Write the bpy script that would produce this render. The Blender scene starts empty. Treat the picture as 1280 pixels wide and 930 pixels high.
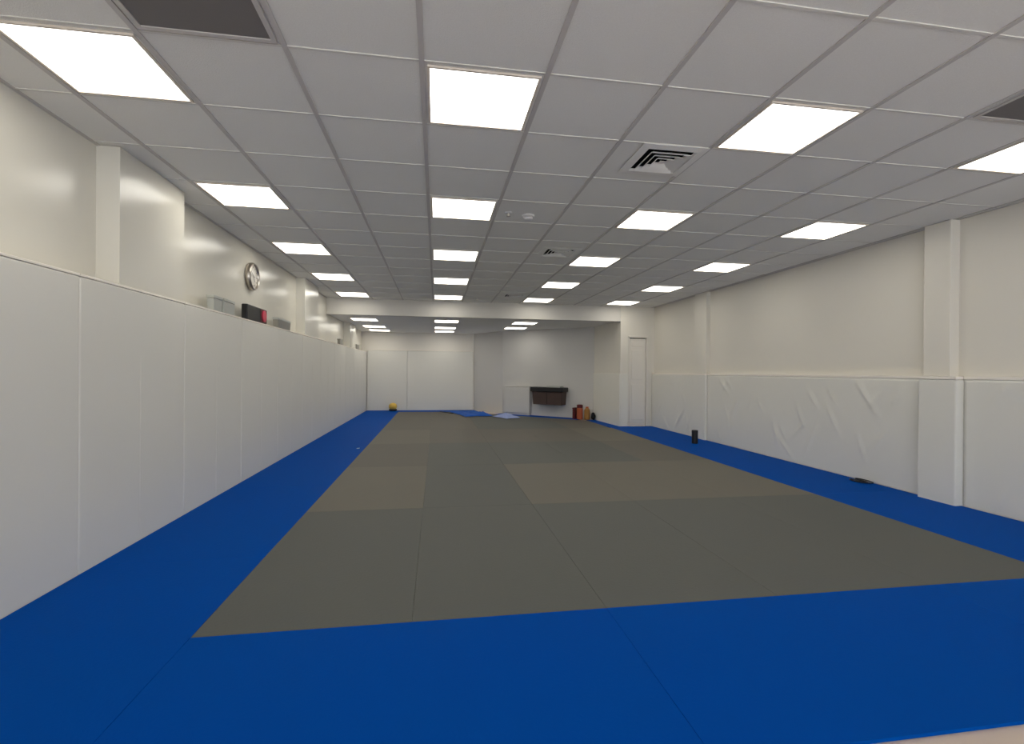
import bpy, bmesh, math, random
from mathutils import Vector, Matrix, noise
random.seed(4)
C = bpy.context.scene.collection
MAT = 0.014                      # top of the foam mats
EYE = 1.25 + MAT                # camera height above the bare floor
HZ = EYE - .045
CEIL = EYE + 1.5126             # 2.80
CEIL2 = EYE + 1.19              # lower ceiling at the back
U = .6308; V = .6096; X0 = -.0821; Y0 = 2.398
def ux(u): return X0 + u * U
def vy(v): return Y0 + v * V

# ------------------------------------------------------------------ materials
def mat(name, col, rough=.5, spec=.5, metal=0, emit=None, bump=None, mott=None, coat=0, aniso=0):
    m = bpy.data.materials.new(name); m.use_nodes = True
    nt = m.node_tree; b = nt.nodes['Principled BSDF']
    b.inputs['Base Color'].default_value = (*col, 1)
    b.inputs['Roughness'].default_value = rough
    b.inputs['Specular IOR Level'].default_value = spec
    b.inputs['Metallic'].default_value = metal
    b.inputs['Coat Weight'].default_value = coat
    b.inputs['Coat Roughness'].default_value = .25
    if emit:
        b.inputs['Emission Color'].default_value = (*emit[0], 1)
        b.inputs['Emission Strength'].default_value = emit[1]
    tc = nt.nodes.new('ShaderNodeTexCoord')
    if mott:                    # (scale, amount, second colour)
        n = nt.nodes.new('ShaderNodeTexNoise'); n.inputs['Scale'].default_value = mott[0]; n.inputs['Detail'].default_value = 6
        nt.links.new(tc.outputs['Object'], n.inputs['Vector'])
        r = nt.nodes.new('ShaderNodeMapRange'); r.inputs['From Min'].default_value = .35; r.inputs['From Max'].default_value = .65
        r.inputs['To Max'].default_value = mott[1]
        nt.links.new(n.outputs['Fac'], r.inputs['Value'])
        x = nt.nodes.new('ShaderNodeMix'); x.data_type = 'RGBA'
        x.inputs[6].default_value = (*col, 1); x.inputs[7].default_value = (*mott[2], 1)
        nt.links.new(r.outputs[0], x.inputs[0]); nt.links.new(x.outputs[2], b.inputs['Base Color'])
    if bump:                    # (scale, strength, distance)
        n = nt.nodes.new('ShaderNodeTexNoise'); n.inputs['Scale'].default_value = bump[0]; n.inputs['Detail'].default_value = 3
        nt.links.new(tc.outputs['Object'], n.inputs['Vector'])
        u = nt.nodes.new('ShaderNodeBump'); u.inputs['Strength'].default_value = bump[1]; u.inputs['Distance'].default_value = bump[2]
        nt.links.new(n.outputs['Fac'], u.inputs['Height']); nt.links.new(u.outputs[0], b.inputs['Normal'])
    return m
WHITE = (.75, .722, .64)
M = {}
M['wall'] = mat('white_gloss_wall', WHITE, .24, .5, bump=(1.4, .12, .05))
M['vinyl_wall'] = mat('white_vinyl_sheet', (.78, .742, .66), .42, .5, bump=(1.1, .2, .05))
M['back_wall'] = mat('back_wall_paint', (.80, .765, .70), .5, .4)
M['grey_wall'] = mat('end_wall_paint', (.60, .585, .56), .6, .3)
M['pad'] = mat('white_vinyl_pad', (.77, .75, .685), .42, .45, bump=(2.2, .15, .03))
M['cover'] = mat('white_vinyl_cover', (.79, .77, .70), .45, .45, bump=(5, .15, .02))
M['lip'] = mat('pad_edge_batten', (.93, .87, .78), .4, .5)
M['tile'] = mat('ceiling_tile', (.86, .85, .80), .95, .1, bump=(230, .55, .004), mott=(160, .35, (.78, .75, .70)))
M['tee'] = mat('ceiling_tee', (.58, .55, .52), .6, .3)  # darker tone puts the recessed main tees' shade into the colour
M['tee_light'] = mat('ceiling_cross_tee', (.72, .70, .65), .8, .1)
M['soffit'] = mat('soffit_paint', (.66, .635, .59), .8, .2)
M['frame'] = mat('troffer_frame', (.80, .72, .62), .5, .3)
M['glow'] = mat('troffer_diffuser', (.9, .9, .9), .5, .3, emit=((1, .96, .86), 9.2))
M['grey'] = mat('grey_mat', (.104, .108, .097), .62, .3, bump=(60, .12, .01), mott=(1.3, .5, (.110, .112, .098)))
M['tan'] = mat('tan_sheen_mat', (.145, .134, .107), .60, .3, bump=(60, .12, .01), mott=(1.3, .5, (.138, .128, .104)))  # grey mat with its pile-direction sheen put into the base colour
M['brown'] = mat('brown_sheen_mat', (.122, .112, .093), .6, .3, bump=(60, .12, .01), mott=(1.3, .5, (.128, .117, .096)))  # same grey mat, browner sheen painted in as colour
M['blue'] = mat('blue_mat', (.000, .067, .36), .5, .01, bump=(60, .12, .01), mott=(.9, .4, (.000, .071, .35)))
M['floor'] = mat('beige_floor', (.62, .50, .42), .5, .4, mott=(3, .6, (.56, .46, .39)))
M['door'] = mat('white_door', (.80, .76, .69), .4, .4)
M['gap'] = mat('dark_gap', (.05, .045, .04), .8, .2)
M['chrome'] = mat('brushed_metal', (.55, .50, .44), .28, .5, metal=1)
M['face'] = mat('clock_face', (.62, .58, .52), .3, .5)
M['black'] = mat('black_plastic', (.012, .012, .013), .45, .4)
M['black_cloth'] = mat('black_cloth', (.016, .015, .016), .9, .2)
M['red'] = mat('red_plastic', (.62, .04, .09), .4, .4)
M['greybox'] = mat('grey_plastic', (.45, .46, .42), .35, .5)
M['dgreybox'] = mat('dark_grey_plastic', (.27, .26, .23), .5, .4)
M['diff'] = mat('diffuser_metal', (.86, .84, .79), .5, .3)
M['dark'] = mat('duct_dark', (.006, .006, .006), .9, .1)
M['grille'] = mat('perforated_panel', (.20, .185, .175), .7, .3, bump=(400, .5, .004))
M['plastic'] = mat('white_plastic', (.72, .70, .68), .4, .4)
M['brownbox'] = mat('brown_cabinet', (.075, .048, .042), .5, .3, mott=(6, .5, (.06, .04, .034)))
M['orange'] = mat('orange_red', (.42, .10, .04), .5, .4)
M['amber'] = mat('amber', (.33, .16, .035), .5, .4)
M['maroon'] = mat('maroon', (.09, .008, .01), .5, .4)
M['yellow'] = mat('yellow', (.75, .48, .08), .5, .4)
M['bluecloth'] = mat('blue_cloth', (.008, .09, .42), .7, .3)
M['clothsheen'] = mat('lavender_sheen', (.30, .36, .62), .7, .3)  # pale sheen of the blue cloth, set as a lighter colour
M['alu'] = mat('dark_aluminium', (.20, .20, .21), .4, .5, metal=.8)
def glass():
    m = bpy.data.materials.new('window_glass'); m.use_nodes = True; nt = m.node_tree
    nt.nodes.remove(nt.nodes['Principled BSDF'])
    t = nt.nodes.new('ShaderNodeBsdfTransparent'); g = nt.nodes.new('ShaderNodeBsdfGlossy'); g.inputs['Roughness'].default_value = .02
    x = nt.nodes.new('ShaderNodeMixShader'); x.inputs[0].default_value = .06
    nt.links.new(t.outputs[0], x.inputs[1]); nt.links.new(g.outputs[0], x.inputs[2])
    nt.links.new(x.outputs[0], nt.nodes['Material Output'].inputs[0]); return m
M['glass'] = glass()

# ------------------------------------------------------------------ helpers
def link(name, bm, m, parent=None, smooth=False, bevel=0, seg=2):
    me = bpy.data.meshes.new(name); bmesh.ops.recalc_face_normals(bm, faces=bm.faces[:]); bm.to_mesh(me); bm.free()
    for x in (m if isinstance(m, (list, tuple)) else [m]): me.materials.append(M[x])
    if smooth:
        for p in me.polygons: p.use_smooth = True
    o = bpy.data.objects.new(name, me); C.objects.link(o)
    if parent: o.parent = parent
    if bevel:
        b = o.modifiers.new('bevel', 'BEVEL'); b.width = bevel; b.segments = seg; b.limit_method = 'ANGLE'; b.angle_limit = .7
    return o
def bx(bm, x0, x1, y0, y1, z0, z1, mi=0):
    vs = [bm.verts.new((x, y, z)) for x in (x0, x1) for y in (y0, y1) for z in (z0, z1)]
    for f in ((0,1,3,2), (4,6,7,5), (0,4,5,1), (2,3,7,6), (0,2,6,4), (1,5,7,3)):
        bm.faces.new([vs[i] for i in f]).material_index = mi
    return vs
def prism(bm, pts, z0, z1, mi=0):
    a = [bm.verts.new((x, y, z0)) for x, y in pts]; b = [bm.verts.new((x, y, z1)) for x, y in pts]
    bm.faces.new(a[::-1]).material_index = mi; bm.faces.new(b).material_index = mi
    n = len(pts)
    for i in range(n): bm.faces.new((a[i], a[(i+1) % n], b[(i+1) % n], b[i])).material_index = mi
def lathe(bm, prof, n=32, M4=Matrix(), mi=0, cap=True):
    rings = []
    for r, z in prof:
        rings.append([bm.verts.new(M4 @ Vector((r*math.cos(2*math.pi*k/n), r*math.sin(2*math.pi*k/n), z))) for k in range(n)])
    for a, b in zip(rings, rings[1:]):
        for k in range(n): bm.faces.new((a[k], a[(k+1) % n], b[(k+1) % n], b[k])).material_index = mi
    if cap:
        if prof[0][0] > 1e-4: bm.faces.new(rings[0][::-1]).material_index = mi
        if prof[-1][0] > 1e-4: bm.faces.new(rings[-1]).material_index = mi
def tube(bm, pts, r, n=8, mi=0):
    pts = [Vector(p) for p in pts]; rings = []
    for i, p in enumerate(pts):
        t = (pts[min(i+1, len(pts)-1)] - pts[max(i-1, 0)]).normalized()
        a = t.orthogonal().normalized() if abs(t.z) > .9 else t.cross(Vector((0, 0, 1))).normalized(); b = t.cross(a)
        rings.append([bm.verts.new(p + a*r*math.cos(2*math.pi*k/n) + b*r*math.sin(2*math.pi*k/n)) for k in range(n)])
    for a, b in zip(rings, rings[1:]):
        for k in range(n): bm.faces.new((a[k], a[(k+1) % n], b[(k+1) % n], b[k]))
    bm.faces.new(rings[0][::-1]); bm.faces.new(rings[-1])
def tag(o, label, cat, group=None, kind=None):
    o['label'] = label; o['category'] = cat
    if group: o['group'] = group
    if kind: o['kind'] = kind
    return o
def thing(name, label, cat, loc=(0, 0, 0), rz=0, group=None):
    o = bpy.data.objects.new(name, None); C.objects.link(o); o.empty_display_size = .1
    o.location = loc; o.rotation_euler = (0, 0, rz)
    return tag(o, label, cat, group)
def struct(name, bm, m, parent=None, label=None, cat=None, **k):
    o = link(name, bm, m, parent, **k)
    if not parent:
        o['kind'] = 'structure'
        if label: o['label'] = label
        if cat: o['category'] = cat
    return o
def copy_tree(o, parent=None):
    c = o.copy(); C.objects.link(c); c.parent = parent
    for ch in list(o.children): copy_tree(ch, c)
    return c
B = bmesh.new
ORD = ['first', 'second', 'third', 'fourth', 'fifth', 'sixth', 'seventh', 'eighth', 'ninth', 'tenth', 'eleventh', 'twelfth', 'thirteenth', 'fourteenth', 'fifteenth']

# ------------------------------------------------------------------ room plan
XL = -2.29; XP = -2.13; XR = 5.03; XRP = 4.97
YF = -3.2; YB = 15.5; YK = 10.6
S0 = (1.95, 14.2); S1 = (4.12, 12.24)          # slanted end wall
R0 = (1.2, 15.5)
bm = B(); bx(bm, XL-.2, XR+.2, YF-.2, YB+.2, -.12, 0)
struct('floor', bm, 'floor', label='bare beige floor showing in front of the blue mats', cat='floor')

# left wall with its three pilasters
bm = B(); bx(bm, XL-.15, XL, YF-.15, YB+.15, 0, 3.0)
for y0, y1, zt in ((-.2, .62, CEIL-.001), (3.67, 4.52, CEIL-.001), (8.37, 9.28, CEIL-.001), (12.55, 13.4, CEIL2-.001)):
    bx(bm, XL-.01, -2.145, y0, y1, EYE+.572, zt)
    bx(bm, XL-.01, XL+.001, y0, y1, 0, EYE+.572)
struct('wall_left', bm, 'wall', label='white glossy left wall with shallow pilasters above the padding', cat='wall')

# right wall with two columns
bm = B(); bx(bm, XR, XR+.15, YF-.15, YB+.15, 0, 3.0)
bx(bm, 4.925, XR+.01, 3.96, 4.22, HZ+.031, CEIL-.001)
bx(bm, 4.945, XR+.01, 8.28, 8.68, HZ+.031, CEIL-.001)
bx(bm, 4.925, XR+.01, -.4, 0.0, HZ+.031, CEIL-.001)
struct('wall_right', bm, 'vinyl_wall', label='white right wall with two narrow columns', cat='wall', bevel=.006)

# back wall + slanted end wall
bm = B(); bx(bm, XL, 1.3, YB, YB+.15, 0, 3.0)
struct('wall_back', bm, 'back_wall', label='far white wall behind the mats', cat='wall')
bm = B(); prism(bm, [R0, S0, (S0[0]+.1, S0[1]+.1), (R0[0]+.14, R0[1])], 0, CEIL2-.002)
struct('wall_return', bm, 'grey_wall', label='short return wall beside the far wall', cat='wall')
dx, dy = S1[0]-S0[0], S1[1]-S0[1]; L_ = math.hypot(dx, dy); sx, sy = dx/L_, dy/L_; nx, ny = -sy, sx   # n points away from the room
if ny < 0: nx, ny = -nx, -ny
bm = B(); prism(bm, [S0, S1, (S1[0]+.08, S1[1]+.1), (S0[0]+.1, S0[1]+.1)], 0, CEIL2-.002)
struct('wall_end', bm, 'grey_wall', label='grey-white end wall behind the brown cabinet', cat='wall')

# projecting corner block with the door
bm = B(); DX0, DX1, DZ = 4.39, 4.86, 2.1
prism(bm, [(4.20, YK), (DX0, YK), (DX0, YK+.14), (S1[0]+.14, S1[1]+.06), S1], 0, CEIL+.1)
prism(bm, [(DX0, YK), (DX1, YK), (DX1, YK+.14), (DX0, YK+.14)], DZ, CEIL+.1)
prism(bm, [(DX1, YK), (XR, YK), (XR, YK+.14), (DX1, YK+.14)], 0, CEIL+.1)
struct('wall_corner_block', bm, 'vinyl_wall', label='white projecting corner block beside the closet door', cat='wall')
d = bpy.data.objects.new('door_1', None); C.objects.link(d); d.location = (DX0, YK, 0); d['kind'] = 'structure'
d['label'] = 'narrow white closet door in the projecting corner block'; d['category'] = 'door'
bm = B(); w = DX1-DX0
bx(bm, 0, .028, -.012, .13, MAT, DZ); bx(bm, w-.028, w, -.012, .13, MAT, DZ); bx(bm, 0, w, -.012, .13, DZ-.035, DZ+.01)
link('door_frame', bm, 'door', d, bevel=.004)
bm = B(); bx(bm, .046, w-.036, .02, .06, MAT+.012, DZ-.055)
for z0, z1 in ((1.86, 1.97), (1.10, 1.78), (.16, .98)):
    bx(bm, .085, w-.075, .007, .0225, z0, z1)
link('door_leaf', bm, 'door', d, bevel=.005)
bm = B(); bx(bm, .028, w-.028, .1, .13, MAT, DZ-.035); link('door_stop', bm, 'gap', d)

# front wall behind the camera: shop windows
bm = B(); z0, z1 = .12, 2.68
wins = [(-2.0, -.3), (-.1, 1.5), (1.9, 2.9), (3.2, 4.8)]
edges = [XL] + [e for w_ in wins for e in w_] + [XR]
for i in range(0, len(edges), 2): bx(bm, edges[i], edges[i+1], YF-.15, YF, 0, 3.0)
for i, (a, b) in enumerate(wins):
    if i != 2: bx(bm, a, b, YF-.15, YF, 0, z0)
    bx(bm, a, b, YF-.15, YF, z1, 3.0)
struct('wall_front', bm, 'wall', label='white wall with the shop windows', cat='wall')
for i, (a, b) in enumerate(wins):
    zz = z0 if i != 2 else .02
    nm = ('window_%d' % (i+1 if i < 2 else 3)) if i != 2 else 'door_2'
    r = bpy.data.objects.new(nm, None); C.objects.link(r); r['kind'] = 'structure'; r.location = ((a+b)/2, YF-.08, zz)
    r['label'] = 'glazed shopfront opening behind the mats'; r['category'] = 'door' if i == 2 else 'window'
    h = (b-a)/2; t = .05; H = z1-zz
    bm = B(); bx(bm, -h, -h+t, -.04, .04, 0, H); bx(bm, h-t, h, -.04, .04, 0, H); bx(bm, -h+t, h-t, -.04, .04, 0, t); bx(bm, -h+t, h-t, -.04, .04, H-t, H)
    link('frame', bm, 'alu', r, bevel=.004)
    bm = B(); bx(bm, -h+t, h-t, -.004, .004, t, H-t); link('pane', bm, 'glass', r)

# ceilings
bm = B(); bx(bm, XL, XR, YF, YK, CEIL+.004, CEIL+.1)
ce = struct('ceiling', bm, 'tile', label='suspended grid ceiling of speckled grey tiles', cat='ceiling')
bm = B()
for u in range(-3, 9): x = ux(u); bx(bm, x-.013, x+.013, YF, YK, CEIL-.003, CEIL+.009)
link('main_tee', bm, 'tee', ce)
bm = B(); v = -9
while vy(v) < YK:
    bx(bm, XL, XR, vy(v)-.007, vy(v)+.007, CEIL-.0005, CEIL+.009); v += 1
link('cross_tee', bm, 'tee_light', ce)
bm = B(); bx(bm, XL, XL+.022, YF, YK, CEIL-.004, CEIL+.008); bx(bm, XR-.022, XR, YF, YK, CEIL-.004, CEIL+.008)
link('wall_angle', bm, 'tee', ce)
# lower ceiling at the back, its drop face is the bulkhead
bm = B(); prism(bm, [(XL, YK+.14), (4.30, YK+.14), (S1[0]+.1, S1[1]+.15), (S0[0]+.1, S0[1]+.15), (1.35, YB), (XL, YB)], CEIL2, CEIL2+.1)
struct('ceiling_back', bm, 'tile', label='lower ceiling beyond the bulkhead', cat='ceiling')
bm = B(); bx(bm, XL, 4.199, YK, YK+.14, CEIL2-.02, CEIL+.1)
struct('wall_bulkhead', bm, 'soffit', label='pale bulkhead beam dropping from the ceiling', cat='wall', bevel=.004)

# ------------------------------------------------------------------ ceiling lights
def make_light(label):
    t = thing('ceiling_light', label, 'ceiling light', group='square ceiling light panels')
    a, b = .29, .277
    bm = B()
    for s in (-1, 1):
        bx(bm, s*b if s > 0 else -a, a if s > 0 else -b, -a*.955, a*.955, -.004, .02)
        y = sorted((s*b*.955, s*a*.955)); bx(bm, -b, b, y[0], y[1], -.004, .02)
    link('frame', bm, 'frame', t)
    bm = B(); bx(bm, -b, b, -b*.955, b*.955, .001, .012)
    link('diffuser', bm, 'glow', t)
    return t
first = None
ROWN = ['nearest', 'second nearest', 'third nearest', 'fourth nearest', 'farthest']
COLN = {-3: 'leftmost column', 0: 'second column from the left', 3: 'third column from the left', 6: 'rightmost column'}
def put_light(x, y, z, label):
    global first
    if first is None: t = first = make_light(label)
    else: t = copy_tree(first); t['label'] = label
    t.location = (x, y, z); return t
for r, v in enumerate((0, 3, 6, 9, 12)):
    for u in (-3, 0, 3, 6):
        put_light(ux(u+.5), vy(v+.5), CEIL-.002, 'square white light panel, %s of the main ceiling, %s' % (ROWN[r]+' row', COLN[u]))
BR = ['first', 'second', 'third']
for r, yc in enumerate((11.62, 13.4, 14.65)):
    for u, cn in ((-3, 'left column'), (0, 'middle column'), (3, 'right column')):
        if u == 3 and r == 2: continue
        o = put_light(ux(u+.5), 13.0 if (u == 3 and r == 1) else yc, CEIL2-.012, 'square light panel beyond the bulkhead, %s row back, %s' % (BR[r], cn))
        o['group'] = 'light panels beyond the bulkhead'

# ------------------------------------------------------------------ vents, detector, sprinkler
def make_vent(label):
    t = thing('air_vent', label, 'air vent', group='square ceiling air vents')
    bm = B(); o, i = .235, .165
    # flat outer flange sloping down to the throat
    def ring(r0, z0, r1, z1, th=.003):
        vs = []
        for r, z in ((r0, z0), (r1, z1), (r1, z1+th), (r0, z0+th)):
            vs.append([bm.verts.new((sx_*r, sy_*r, z)) for sx_, sy_ in ((-1,-1), (1,-1), (1,1), (-1,1))])
        for a in range(4):
            b_ = (a+1) % 4
            for k in range(4):
                l = (k+1) % 4; bm.faces.new((vs[a][k], vs[a][l], vs[b_][l], vs[b_][k]))
    ring(o, -.003, i+.012, -.009); ring(i+.012, -.009, i, .004)
    link('frame', bm, 'diff', t)
    for r in (.128, .086, .046):
        bm = B(); ring(r+.022, -.020, r-.008, .003); link('louvre', bm, 'diff', t)
    bm = B(); bx(bm, -.02, .02, -.02, .02, -.012, -.008); link('centre_plate', bm, 'diff', t)
    bm = B(); bx(bm, -i-.006, i+.006, -i-.006, i+.006, .0055, .0085); link('duct', bm, 'dark', t)
    return t
v1 = make_vent('nearest white louvred square vent in the ceiling, with dark slots'); v1.location = (1.575, 3.23, CEIL-.004)
for x, y, l in ((1.515, 5.93, 'second nearest square ceiling vent, between two light columns'), (1.515, 9.5, 'farthest square ceiling vent, close to the bulkhead')):
    c = copy_tree(v1); c.location = (x, y, CEIL-.004); c['label'] = l
bm = B(); bx(bm, ux(2)+.02, ux(3)-.02, vy(1)+.015, vy(2)-.015, CEIL+.001, CEIL+.00355)

bm.free()
def grille(u, label, tilt=0):
    t = thing('return_air_grille', label, 'air grille', (ux(u+.5), vy(-.5), CEIL-.004), group='dark return air grilles')
    a = .292
    bm = B()
    for s in (-1, 1):
        x = sorted((s*a, s*(a-.022))); bx(bm, x[0], x[1], -a*.96, a*.96, -.003, .004)
        y = sorted((s*a*.96, s*(a-.022)*.96)); bx(bm, -a+.022, a-.022, y[0], y[1], -.003, .004)
    link('frame', bm, 'tee', t)
    bm = B(); bx(bm, -a+.022, a-.022, -(a-.022)*.96, (a-.022)*.96, .003, .009); link('perforated_panel', bm, 'grille', t)
grille(-2, 'dark square return air grille above the leftmost nearest light panel')
grille(5, 'dark square return air grille near the upper right of the ceiling')
t = thing('smoke_detector', 'small round white smoke detector on the ceiling', 'smoke detector', (.87, 4.6, CEIL+.0035))
bm = B(); lathe(bm, [(.06, 0), (.06, -.014), (.052, -.02)]); link('base', bm, 'plastic', t, smooth=False)
bm = B(); lathe(bm, [(.046, -.0205), (.044, -.036), (.03, -.045), (.001, -.048)]); link('sensor_cap', bm, 'plastic', t, smooth=True)
def sprinkler(x, y, label):
    t = thing('sprinkler_head', label, 'sprinkler', (x, y, CEIL+.0035), group='ceiling sprinklers')
    bm = B(); lathe(bm, [(.034, 0), (.03, -.008), (.012, -.012)]); link('escutcheon', bm, 'plastic', t)
    bm = B(); lathe(bm, [(.01, -.012), (.008, -.034), (.02, -.036), (.02, -.038)]); link('deflector', bm, 'chrome', t)
sprinkler(.67, 4.55, 'small sprinkler head beside the smoke detector')
sprinkler(.83, 10.09, 'small sprinkler head just in front of the bulkhead')

# ------------------------------------------------------------------ mats
def clip(poly, p, n):           # keep the side where (q-p).n <= 0
    out = []
    for i in range(len(poly)):
        a, b = poly[i], poly[(i+1) % len(poly)]
        da = (a[0]-p[0])*n[0]+(a[1]-p[1])*n[1]; db = (b[0]-p[0])*n[0]+(b[1]-p[1])*n[1]
        if da <= 0: out.append(a)
        if (da < 0 < db) or (db < 0 < da):
            t_ = da/(da-db); out.append((a[0]+(b[0]-a[0])*t_, a[1]+(b[1]-a[1])*t_))
    return out
def mat_thing(pts, material, label, group, name='floor_mat'):
    cx = sum(p[0] for p in pts)/len(pts); cy = sum(p[1] for p in pts)/len(pts)
    g = .0006; q = []
    for x, y in pts:
        l = math.hypot(x-cx, y-cy); q.append((x-cx-math.copysign(g, x-cx), y-cy-math.copysign(g, y-cy)))
    bm = B(); prism(bm, q, 0, MAT)
    o = link(name, bm, material, bevel=.0012, seg=1); o.location = (cx, cy, 0)
    return tag(o, label, 'floor mat', group)
gx = [-1.12, -.11, .9, 1.905, 2.91, 3.9]
gy = [2.44, 4.45, 6.42, 8.38, 10.35, 12.33, 14.82]
sheen_tint = [['grey']*5,  # painted sheen tone per mat, by row and column
        ['tan', 'grey', 'tan', 'tan', 'tan'],
        ['brown', 'grey', 'grey', 'grey', 'brown'],
        ['tan', 'brown', 'brown', 'brown', 'tan'],
        ['brown', 'brown', 'grey', 'grey', 'brown'],
        ['brown', 'brown', 'grey', 'grey', 'brown']]
n = (nx, ny); off = .42
bp = (S0[0]-nx*off, S0[1]-ny*off)
CN = ['leftmost', 'second from the left', 'middle', 'second from the right', 'rightmost']
RN = ['nearest row', 'second row', 'third row', 'fourth row', 'fifth row', 'farthest row']
TN = {'grey': 'plain grey', 'tan': 'tan-sheened grey', 'brown': 'brown-sheened grey'}
for r in range(6):
    for c in range(5):
        poly = [(gx[c], gy[r]), (gx[c+1], gy[r]), (gx[c+1], gy[r+1]), (gx[c], gy[r+1])]
        poly = clip(poly, bp, n)
        if r >= 4 and c == 4:
            poly = clip(poly, (3.86, 10.4), (1, -.0))
        if len(poly) >= 3:
            mat_thing(poly, sheen_tint[r][c], '%s floor mat of the grey field, %s, %s' % (TN[sheen_tint[r][c]], RN[r], CN[c]), 'grey mats of the training floor')
# blue border
seams = [-2.125, -1.12, .9, 2.92, 4.96]
for i, l in enumerate(('second blue mat of the front border from the left wall', 'blue mat of the front border below the middle of the grey field', 'blue mat at the right end of the front border')):
    a = seams[i+1]; b = seams[i+2]
    mat_thing([(a, 1.43), (b, 1.43), (b, 2.44), (a, 2.44)], 'blue', l, 'blue border mats')
y = 1.43; k = 0
while y < 15.4:
    y1 = min(y+2.0, 15.43)
    mat_thing([(-2.125, y), (-1.12, y), (-1.12, y1), (-2.125, y1)], 'blue', 'blue border mat along the left wall, %s from the camera' % ORD[k], 'blue border mats')
    y = y1; k += 1
yy = [2.44, 4.45, 6.42, 8.38, YK]
for k in range(4):
    mat_thing([(3.9, yy[k]), (4.96, yy[k]), (4.96, yy[k+1]), (3.9, yy[k+1])], 'blue', 'blue border mat along the right wall, %s from the camera' % ORD[k], 'blue border mats')
for i, (a, b) in enumerate(((-1.12, .0), (.0, 1.18))):
    mat_thing([(a, 14.82), (b, 14.82), (b, 15.43), (a, 15.43)], 'blue', 'narrow blue mat against the far wall, %s one' % ('left', 'right')[i], 'blue border mats')
# blue strip in front of slanted wall: 2 pieces, and the sliver by the block
def along(s, o_): return (S0[0]+sx*s-nx*o_, S0[1]+sy*s-ny*o_)
for i, (a, b) in enumerate(((.0, 1.3), (1.3, L_-.32))):
    mat_thing([along(a, off-.004), along(b, off-.004), along(b, .012), along(a, .012)], 'blue', 'blue mat strip at the foot of the end wall, %s half' % ('left', 'right')[i], 'blue border mats')
mat_thing([(3.865, YK), (4.18, YK), (4.10, 12.05), (3.865, 12.05)], 'blue', 'narrow blue mat strip beside the projecting corner block', 'blue border mats')

# ------------------------------------------------------------------ left wall pads
def pad_mesh(y0, y1, z1, x0, x1):
    bm = B(); bx(bm, x0, x1, y0, y1, 0, z1); return bm
PT = EYE+.566
ys = [3.28+1.23*k for k in range(-5, 10)]; ys[-1] = 15.43 if ys[-1] > 15.43 else ys[-1]
if ys[-1] < 15.43 - .2: ys.append(15.43)
else: ys[-1] = 15.43
vis = 0
for a, b in zip(ys, ys[1:]):
    w = b-a
    t = thing('wall_pad', 'tall white vinyl wall pad on the left wall', 'wall pad', (XL, a, 0), group='white pads along the left wall')
    if b > 2.8:
        t['label'] = 'tall white vinyl pad on the left wall, %s from the camera' % ORD[vis]; vis += 1
    bm = B(); bx(bm, .004, XP-XL, .001, w-.001, 0, PT-.0125)
    link('cushion', bm, 'pad', t, bevel=.011, seg=3)
    bm = B(); bx(bm, .004, XP-XL+.001, .001, w-.001, PT-.012, PT+.004); link('top_edge', bm, 'lip', t, bevel=.003)
    bm = B(); bx(bm, XP-XL-.002, XP-XL+.0015, w*.5-.004, w*.5+.004, .05, 1.35); link('seam', bm, 'pad', t)

# far wall pads
for k, (a, b) in enumerate(((-2.12, -.9), (-.9, 1.17))):
    t = thing('wall_pad', 'pale pad covering the foot of the far wall, %s of two' % ('left', 'right')[k], 'wall pad', ((a+b)/2, YB, 0), group='pads on the far wall')
    h = (b-a)/2-.002
    bm = B(); bx(bm, -h, h, -.06, -.003, 0, EYE+.62); link('cushion', bm, 'pad', t, bevel=.01)
    bm = B(); bx(bm, -h, h, -.066, -.003, EYE+.621, EYE+.635); link('top_edge', bm, 'lip', t)

# ------------------------------------------------------------------ right wall: wrinkled vinyl cover below, batten on top
def cover(y0, y1, x, label, seed, amp=1.0, name='wall_pad'):
    t = thing(name, label, 'wall pad', (x, y0, 0), group='white vinyl pads of the right wall')
    w = y1-y0; ny_ = max(4, int(w/.03)); nz_ = 44
    bm = B(); g = []
    for i in range(ny_+1):
        row = []
        for j in range(nz_+1):
            yy_, z = w*i/ny_, HZ*j/nz_
            p = Vector((yy_*2.2+seed, z*1.2, seed))
            d = noise.noise(p)*.010
            for (cy_, cz, ang, ln, wd) in FOLDS.get(seed, ()):
                a_, b_ = yy_-cy_, z-cz
                s_ = a_*math.cos(ang)+b_*math.sin(ang); q_ = -a_*math.sin(ang)+b_*math.cos(ang)
                d += .016*math.exp(-(s_/ln)**2)*math.exp(-(q_/wd)**2)
            edge = min(1, yy_/.08, (w-yy_)/.08, z/.04+.3, (HZ-z)/.08)
            row.append(bm.verts.new((-max(0, edge)*d*amp, yy_, z)))
        g.append(row)
    for i in range(ny_):
        for j in range(nz_): bm.faces.new((g[i][j], g[i+1][j], g[i+1][j+1], g[i][j+1]))
    # back so that it has thickness
    th = XR-.002-x
    bk = [bm.verts.new((th, a, b)) for a, b in ((0, 0), (w, 0), (w, HZ), (0, HZ))]
    bm.faces.new(bk)
    bm.faces.new([g[i][0] for i in range(ny_+1)] + [bk[1], bk[0]])
    bm.faces.new([g[i][nz_] for i in range(ny_, -1, -1)] + [bk[3], bk[2]])
    bm.faces.new([g[0][j] for j in range(nz_, -1, -1)] + [bk[0], bk[3]])
    bm.faces.new([g[ny_][j] for j in range(nz_+1)] + [bk[2], bk[1]])
    o = link('vinyl_cover', bm, 'cover', t)
    for p in o.data.polygons: p.use_smooth = len(p.vertices) == 4 and p.area < .01
    bm = B(); bx(bm, -.005, th, 0, w, HZ+.001, HZ+.030); link('batten', bm, 'lip', t, bevel=.003)
    return t
FOLDS = {}
rf = random.Random(8)
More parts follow.
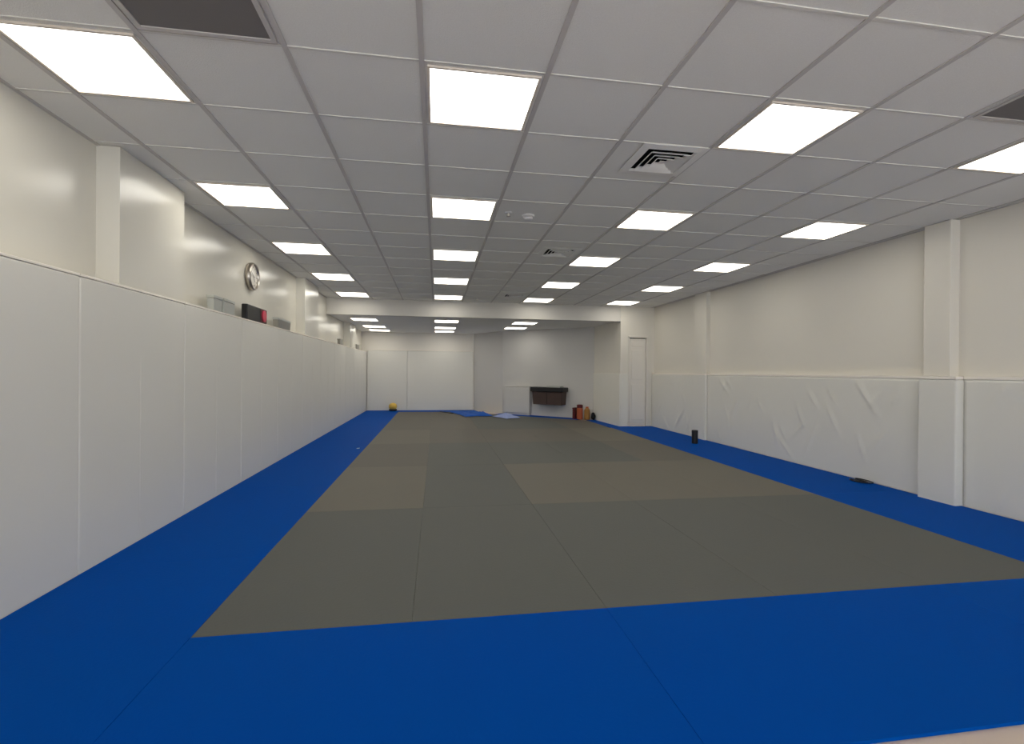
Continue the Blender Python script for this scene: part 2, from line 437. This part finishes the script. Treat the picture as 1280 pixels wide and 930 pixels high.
for s_, w_ in ((1.3, 3.8), (5.1, 4.0), (9.7, 1.9)):
    L2 = []
    for q in range(int(w_*6)):
        L2.append((rf.uniform(.2, w_-.2), rf.choice((rf.uniform(.12, .5), rf.uniform(.15, .8), rf.uniform(.9, 1.15))), rf.choice((-1, 1))*rf.uniform(.7, 1.25), rf.uniform(.1, .26), rf.uniform(.014, .03)))
    FOLDS[s_] = L2
cover(.02, 3.865, XRP, 'wrinkled white vinyl wall pad nearest the camera on the right wall', 1.3)
cover(4.24, 8.265, XRP, 'long wrinkled white vinyl wall pad between the two columns', 5.1)
cover(8.70, YK-.02, XRP, 'white vinyl wall pad between the far column and the closet door', 9.7)
for y0, y1, x, l in ((3.87, 4.235, 4.885, 'white vinyl pad wrapping the foot of the near right-hand column'), (8.27, 8.695, 4.925, 'white vinyl pad wrapping the foot of the far right-hand column')):
    t = thing('column_pad', l, 'wall pad', (x, y0, 0), group='pads around the right wall columns')
    bm = B(); bx(bm, 0, XR-.002-x, 0, y1-y0, 0, HZ); link('vinyl_cover', bm, 'cover', t, bevel=.012, seg=3)
    bm = B(); bx(bm, -.004, XR-.002-x, 0, y1-y0, HZ+.001, HZ+.030); link('batten', bm, 'lip', t, bevel=.003)
# pads on the corner block
t = thing('wall_pad', 'white pad on the side of the projecting corner block', 'wall pad', (4.20, YK, 0), group='pads on the corner block')
bm = B(); prism(bm, [(-.002, .0), (S1[0]-4.2-.002, S1[1]-YK-.03), (S1[0]-4.2-.03, S1[1]-YK-.03), (-.03, -.025), (-.002, -.025)], 0, HZ+.01); link('cushion', bm, 'cover', t, bevel=.005)
t = thing('wall_pad', 'narrow white pad left of the closet door', 'wall pad', (4.20, YK, 0), group='pads on the corner block')
bm = B(); bx(bm, .0, DX0-4.2-.01, -.026, -.002, 0, HZ+.01); link('cushion', bm, 'cover', t, bevel=.005)

# ------------------------------------------------------------------ clock
t = thing('wall_clock', 'round metal-rimmed wall clock high on the left wall', 'clock', (XL, 6.385, EYE+1.145))
RX = Matrix.Rotation(math.pi/2, 4, 'Y')
bm = B(); lathe(bm, [(.150, .001), (.166, .010), (.170, .045), (.160, .066), (.150, .070), (.144, .056), (.142, .012)], 48, RX); link('rim', bm, 'chrome', t, smooth=True)
bm = B(); lathe(bm, [(.1425, .008), (.1425, .044)], 48, RX); link('clock_face', bm, 'face', t)
bm = B()
for k in range(12):
    a = k*math.pi/6; c_, s_ = math.cos(a), math.sin(a); r0, r1 = (.105, .13)
    p = [(.0455, -s_*r+px*c_, c_*r+px*s_) for r, px in ((r0, -.005), (r0, .005), (r1, .005), (r1, -.005))]
    bm.faces.new([bm.verts.new(q) for q in p])
r_ = bmesh.ops.extrude_face_region(bm, geom=bm.faces[:]); bmesh.ops.translate(bm, vec=(-.001, 0, 0), verts=[v for v in r_['geom'] if isinstance(v, bmesh.types.BMVert)])
link('hour_marks', bm, 'gap', t)
def hand(nm, ang, ln, w, x):
    c_, s_ = math.cos(ang), math.sin(ang); bm = B()
    pts = [(-.02, -w), (-.02, w), (ln, w*.4), (ln, -w*.4)]
    for xx in (x, x+.0015): pass
    a = [bm.verts.new((x, -s_*r+p_*c_, c_*r+p_*s_)) for r, p_ in pts]; b = [bm.verts.new((x+.0015, -s_*r+p_*c_, c_*r+p_*s_)) for r, p_ in pts]
    bm.faces.new(a); bm.faces.new(b)
    for k in range(4): bm.faces.new((a[k], a[(k+1) % 4], b[(k+1) % 4], b[k]))
    link(nm, bm, 'gap', t)
hand('hour_hand', math.radians(-150), .07, .006, .049); hand('minute_hand', math.radians(60), .105, .005, .052)

# ------------------------------------------------------------------ things on the pad ledge
LZ = PT+.0045
def ledge_box(name, label, y0, y1, h, m, lid=None, group=None, x0=-2.205, x1=-2.137):
    t = thing(name, label, 'box', ((x0+x1)/2, (y0+y1)/2, LZ), group=group)
    hx, hy = (x1-x0)/2, (y1-y0)/2
    bm = B(); vs = bx(bm, -hx, hx, -hy, hy, 0, h*.8)
    for v_ in vs:
        if v_.co.z < .01: v_.co.x *= .92; v_.co.y *= .95
    link('body', bm, m, t, bevel=.006)
    bm = B(); bx(bm, -hx-.003, hx+.003, -hy-.003, hy+.003, h*.8+.0005, h); link('lid', bm, lid or m, t, bevel=.004)
    return t
ledge_box('plastic_box', 'small pale grey box on the ledge, nearer of the adjoining pair', 5.07, 5.26, .15, 'greybox', group='grey boxes on the left ledge')
ledge_box('plastic_box', 'small pale grey box on the ledge, next to the black box', 5.30, 5.56, .15, 'greybox', group='grey boxes on the left ledge')
t = thing('portable_radio', 'black box with a round red panel on the left ledge', 'box', (-2.171, 6.22, LZ))
bm = B(); bx(bm, -.034, .034, -.31, .32, 0, .18); link('body', bm, 'black', t, bevel=.01)
bm = B(); lathe(bm, [(.072, 0), (.072, .010), (.062, .014)], 32, Matrix.Translation((.0345, .215, .09)) @ RX); link('red_round_panel', bm, 'red', t)
bm = B(); bx(bm, 0.0345, .0365, .10, .315, .008, .172); link('red_end_panel', bm, 'maroon', t)
ledge_box('plastic_box', 'grey box with a dark near end on the ledge beyond the black box', 6.98, 7.56, .14, 'dgreybox', lid='greybox', group='grey boxes on the left ledge')
ledge_box('plastic_box', 'tiny grey box far along the ledge, before the last pilaster', 11.3, 11.6, .13, 'dgreybox', group='grey boxes on the left ledge')
ledge_box('plastic_box', 'tiny grey box at the far end of the ledge', 13.6, 14.0, .13, 'dgreybox', group='grey boxes on the left ledge')

# ------------------------------------------------------------------ right side small things
t = thing('black_canister', 'small upright black canister standing on the right blue border', 'canister', (4.52, 7.9, MAT))
bm = B(); lathe(bm, [(.046, 0), (.052, .006), (.052, .19)], 32); link('body', bm, 'black', t, smooth=False)
bm = B(); lathe(bm, [(.054, .1905), (.054, .228), (.046, .236), (.001, .237)], 32); link('lid', bm, 'black', t, smooth=False)
bm = B(); pts = []
for k in range(60):
    a = k/59*2*math.pi*2.2; r = .075+.018*math.sin(a*.7)
    pts.append((r*.62*math.cos(a), r*1.35*math.sin(a)+.02*math.sin(a*.45), .007+.011*(k/59)*2))
tube(bm, pts, .0065)
o = link('coiled_strap', bm, 'black', smooth=True); o.location = (4.85, 4.86, MAT)
tag(o, 'coiled black strap at the foot of the right wall pad', 'strap')
bm = B(); bx(bm, -.02, .02, -.014, .014, 0, .006)
for v_ in bm.verts: v_.co.x += .006*math.sin(v_.co.y*200); v_.co.z += .004 if v_.co.z > .003 and v_.co.x > 0 else 0
o = link('paper_scrap', bm, 'plastic', bevel=.001); o.location = (-1.22, 7.95, MAT+.001); tag(o, 'tiny white scrap of paper on the left blue border', 'scrap')

# ------------------------------------------------------------------ far end things
t = thing('ball', 'small yellow ball on a dark base by the far wall', 'ball', (-1.31, 15.2, MAT))
bm = B(); lathe(bm, [(.10, 0), (.125, .02), (.115, .06)], 24); link('base', bm, 'black', t)
bm = B(); lathe(bm, [(.085, .061), (.118, .09), (.128, .14), (.115, .19), (.08, .228), (.03, .247), (.001, .25)], 24); link('dome', bm, 'yellow', t, smooth=True)
# brown cabinet on the slanted wall
ang = math.atan2(sy, sx)
p0 = along(1.665, .003)
t = thing('wall_cabinet', 'dark brown cabinet with an overhanging black top on the end wall', 'cabinet', (p0[0], p0[1], -.026), ang)
bm = B(); vs = bx(bm, -.465, .465, -.30, -.001, .38, .735)
for v_ in vs:
    if v_.co.z < .5: v_.co.x *= .94; v_.co.y = v_.co.y*.95 if v_.co.y < -.1 else v_.co.y
link('body', bm, 'brownbox', t, bevel=.008)
bm = B(); bx(bm, -.006, .006, -.303, -.29, .40, .73); link('front_joint', bm, 'gap', t)
bm = B(); bx(bm, -.50, .515, -.34, -.001, .736, .86); link('top', bm, 'black', t, bevel=.02)
t = thing('tray', 'small pale metal tray on the brown cabinet', 'tray', (p0[0]+.19*math.cos(ang)+.17*math.sin(ang), p0[1]+.19*math.sin(ang)-.17*math.cos(ang), .835), ang)
bm = B(); bx(bm, -.2, .2, -.11, .11, 0, .006); link('tray_base', bm, 'greybox', t)
bm = B()
bx(bm, -.2, .2, -.116, -.11, .0, .035); bx(bm, -.2, .2, .11, .116, .0, .035); bx(bm, -.206, -.2, -.116, .116, .0, .035); bx(bm, .2, .206, -.116, .116, .0, .035)
link('tray_rim', bm, 'greybox', t)
p1 = along(.56, .003)
t = thing('low_cabinet', 'pale low cabinet standing left of the brown cabinet', 'cabinet', (p1[0], p1[1], MAT), ang)
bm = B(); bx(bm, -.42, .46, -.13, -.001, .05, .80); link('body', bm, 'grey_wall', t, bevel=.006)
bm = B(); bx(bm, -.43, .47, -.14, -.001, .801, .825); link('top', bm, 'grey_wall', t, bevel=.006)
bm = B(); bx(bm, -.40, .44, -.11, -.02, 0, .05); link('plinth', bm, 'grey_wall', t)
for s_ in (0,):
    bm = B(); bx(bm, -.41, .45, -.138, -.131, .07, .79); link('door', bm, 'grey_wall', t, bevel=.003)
# containers in the corner
t = thing('jug', 'orange container with a dark red lid in the far right corner', 'container', (3.75, 12.28, MAT))
bm = B(); lathe(bm, [(.07, 0), (.08, .01), (.08, .27), (.07, .30)], 20); link('body', bm, 'orange', t)
bm = B(); lathe(bm, [(.078, .301), (.078, .37), (.06, .385), (.001, .387)], 20); link('lid', bm, 'maroon', t)
t = thing('jug', 'amber container with a short neck beside the orange one', 'container', (3.915, 12.17, MAT))
bm = B(); lathe(bm, [(.065, 0), (.075, .01), (.075, .25), (.04, .30)], 20); link('body', bm, 'amber', t)
bm = B(); lathe(bm, [(.038, .301), (.038, .335), (.001, .337)], 20); link('cap', bm, 'orange', t)
t = thing('box', 'slim dark red box left of the orange container', 'box', (3.635, 12.36, MAT), ang)
bm = B(); bx(bm, -.035, .035, -.07, .07, 0, .27); link('body', bm, 'maroon', t, bevel=.005)
bm = B(); bx(bm, -.037, .037, -.072, .072, .271, .30); link('flap', bm, 'maroon', t)
bm = B(); bmesh.ops.create_icosphere(bm, subdivisions=3, radius=.09)
for v_ in bm.verts:
    v_.co.x *= .62; v_.co.z = max(-.085, v_.co.z*1.15)+.085; d_ = noise.noise(v_.co*14)*.018; v_.co += v_.normal*d_
zmin = min(v_.co.z for v_ in bm.verts)
o = link('bag', bm, 'black_cloth', smooth=True); o.location = (4.04, 12.05, MAT-zmin); tag(o, 'small crumpled black bag in the corner by the amber container', 'bag')
# crumpled blue cloth on the mats
def cloth(name, label, m, cx, cy, w, l, rz, amp, seed, cat='cloth'):
    bm = B(); N, K = 36, 26; g = []
    for i in range(N+1):
        row = []
        for j in range(K+1):
            a, b = i/N*2-1, j/K*2-1
            e = 1+.16*noise.noise(Vector((math.atan2(b, a)*1.4, seed, 0)))
            x_, y_ = a*w/2*e, b*l/2*e
            f = max(0, 1-max(abs(a), abs(b))**3)
            z = .012+amp*f*(.55+.6*noise.noise(Vector((x_*3+seed, y_*2.2, seed)))+.35*abs(noise.noise(Vector((x_*8, y_*6, seed)))))
            row.append(bm.verts.new((x_, y_, max(.004, z))))
        g.append(row)
    for i in range(N):
        for j in range(K): bm.faces.new((g[i][j], g[i+1][j], g[i+1][j+1], g[i][j+1]))
    o = link(name, bm, m, smooth=True); s = o.modifiers.new('thick', 'SOLIDIFY'); s.thickness = .003; s.offset = 1
    o.location = (cx, cy, MAT+.001); o.rotation_euler = (0, 0, rz)
    return tag(o, label, cat)
cloth('blue_cloth', 'crumpled bright blue cloth lying on the far mats', 'bluecloth', .98, 13.9, .75, 1.5, .25, .13, 3.3)
cloth('cloth_sheen', 'lavender-blue sheen of the bright blue cloth, built as a crumpled sheet', 'clothsheen', 1.86, 12.85, .42, .7, .5, .10, 6.1)  # stands for the blue cloth's sheen, added as a separate pale sheet
bm = B(); tube(bm, [(-.18, .3, .012), (-.05, .1, .014), (.08, -.15, .012), (.2, -.3, .012)], .012)
o = link('black_strap', bm, 'black', smooth=True); o.location = (.30, 14.45, MAT); tag(o, 'short black strap lying left of the blue cloth', 'strap')

# ------------------------------------------------------------------ world, camera
W = bpy.data.worlds.new('sky'); bpy.context.scene.world = W; W.use_nodes = True
nt = W.node_tree; bg = nt.nodes['Background']; bg.inputs[0].default_value = (.86, .92, 1, 1); bg.inputs[1].default_value = 6.6
f, yaw, pit, rol = 601.9086, .1559, -.0015, .008
cy, sy_ = math.cos(yaw), math.sin(yaw); cp, sp = math.cos(pit), math.sin(pit)
F = Vector((sy_*cp, cy*cp, sp)); R = Vector((cy, -sy_, 0)); Up = R.cross(F)
cr, sr = math.cos(rol), math.sin(rol); R2 = R*cr+Up*sr; U2 = -R*sr+Up*cr
cd = bpy.data.cameras.new('camera'); cam = bpy.data.objects.new('camera', cd); C.objects.link(cam)
cd.sensor_width = 36; cd.sensor_fit = 'HORIZONTAL'; cd.lens = f/1280*36; cd.clip_start = .05
cam.matrix_world = Matrix(((R2.x, U2.x, -F.x, 0), (R2.y, U2.y, -F.y, 0), (R2.z, U2.z, -F.z, EYE), (0, 0, 0, 1)))
sc = bpy.context.scene; sc.camera = cam
vs_ = sc.view_settings; vs_.view_transform = 'Standard'; vs_.look = 'None'; vs_.gamma = 1; vs_.exposure = -.58; vs_.use_curve_mapping = False
sc.cycles.use_denoising = True; sc.cycles.max_bounces = 10; sc.cycles.diffuse_bounces = 7
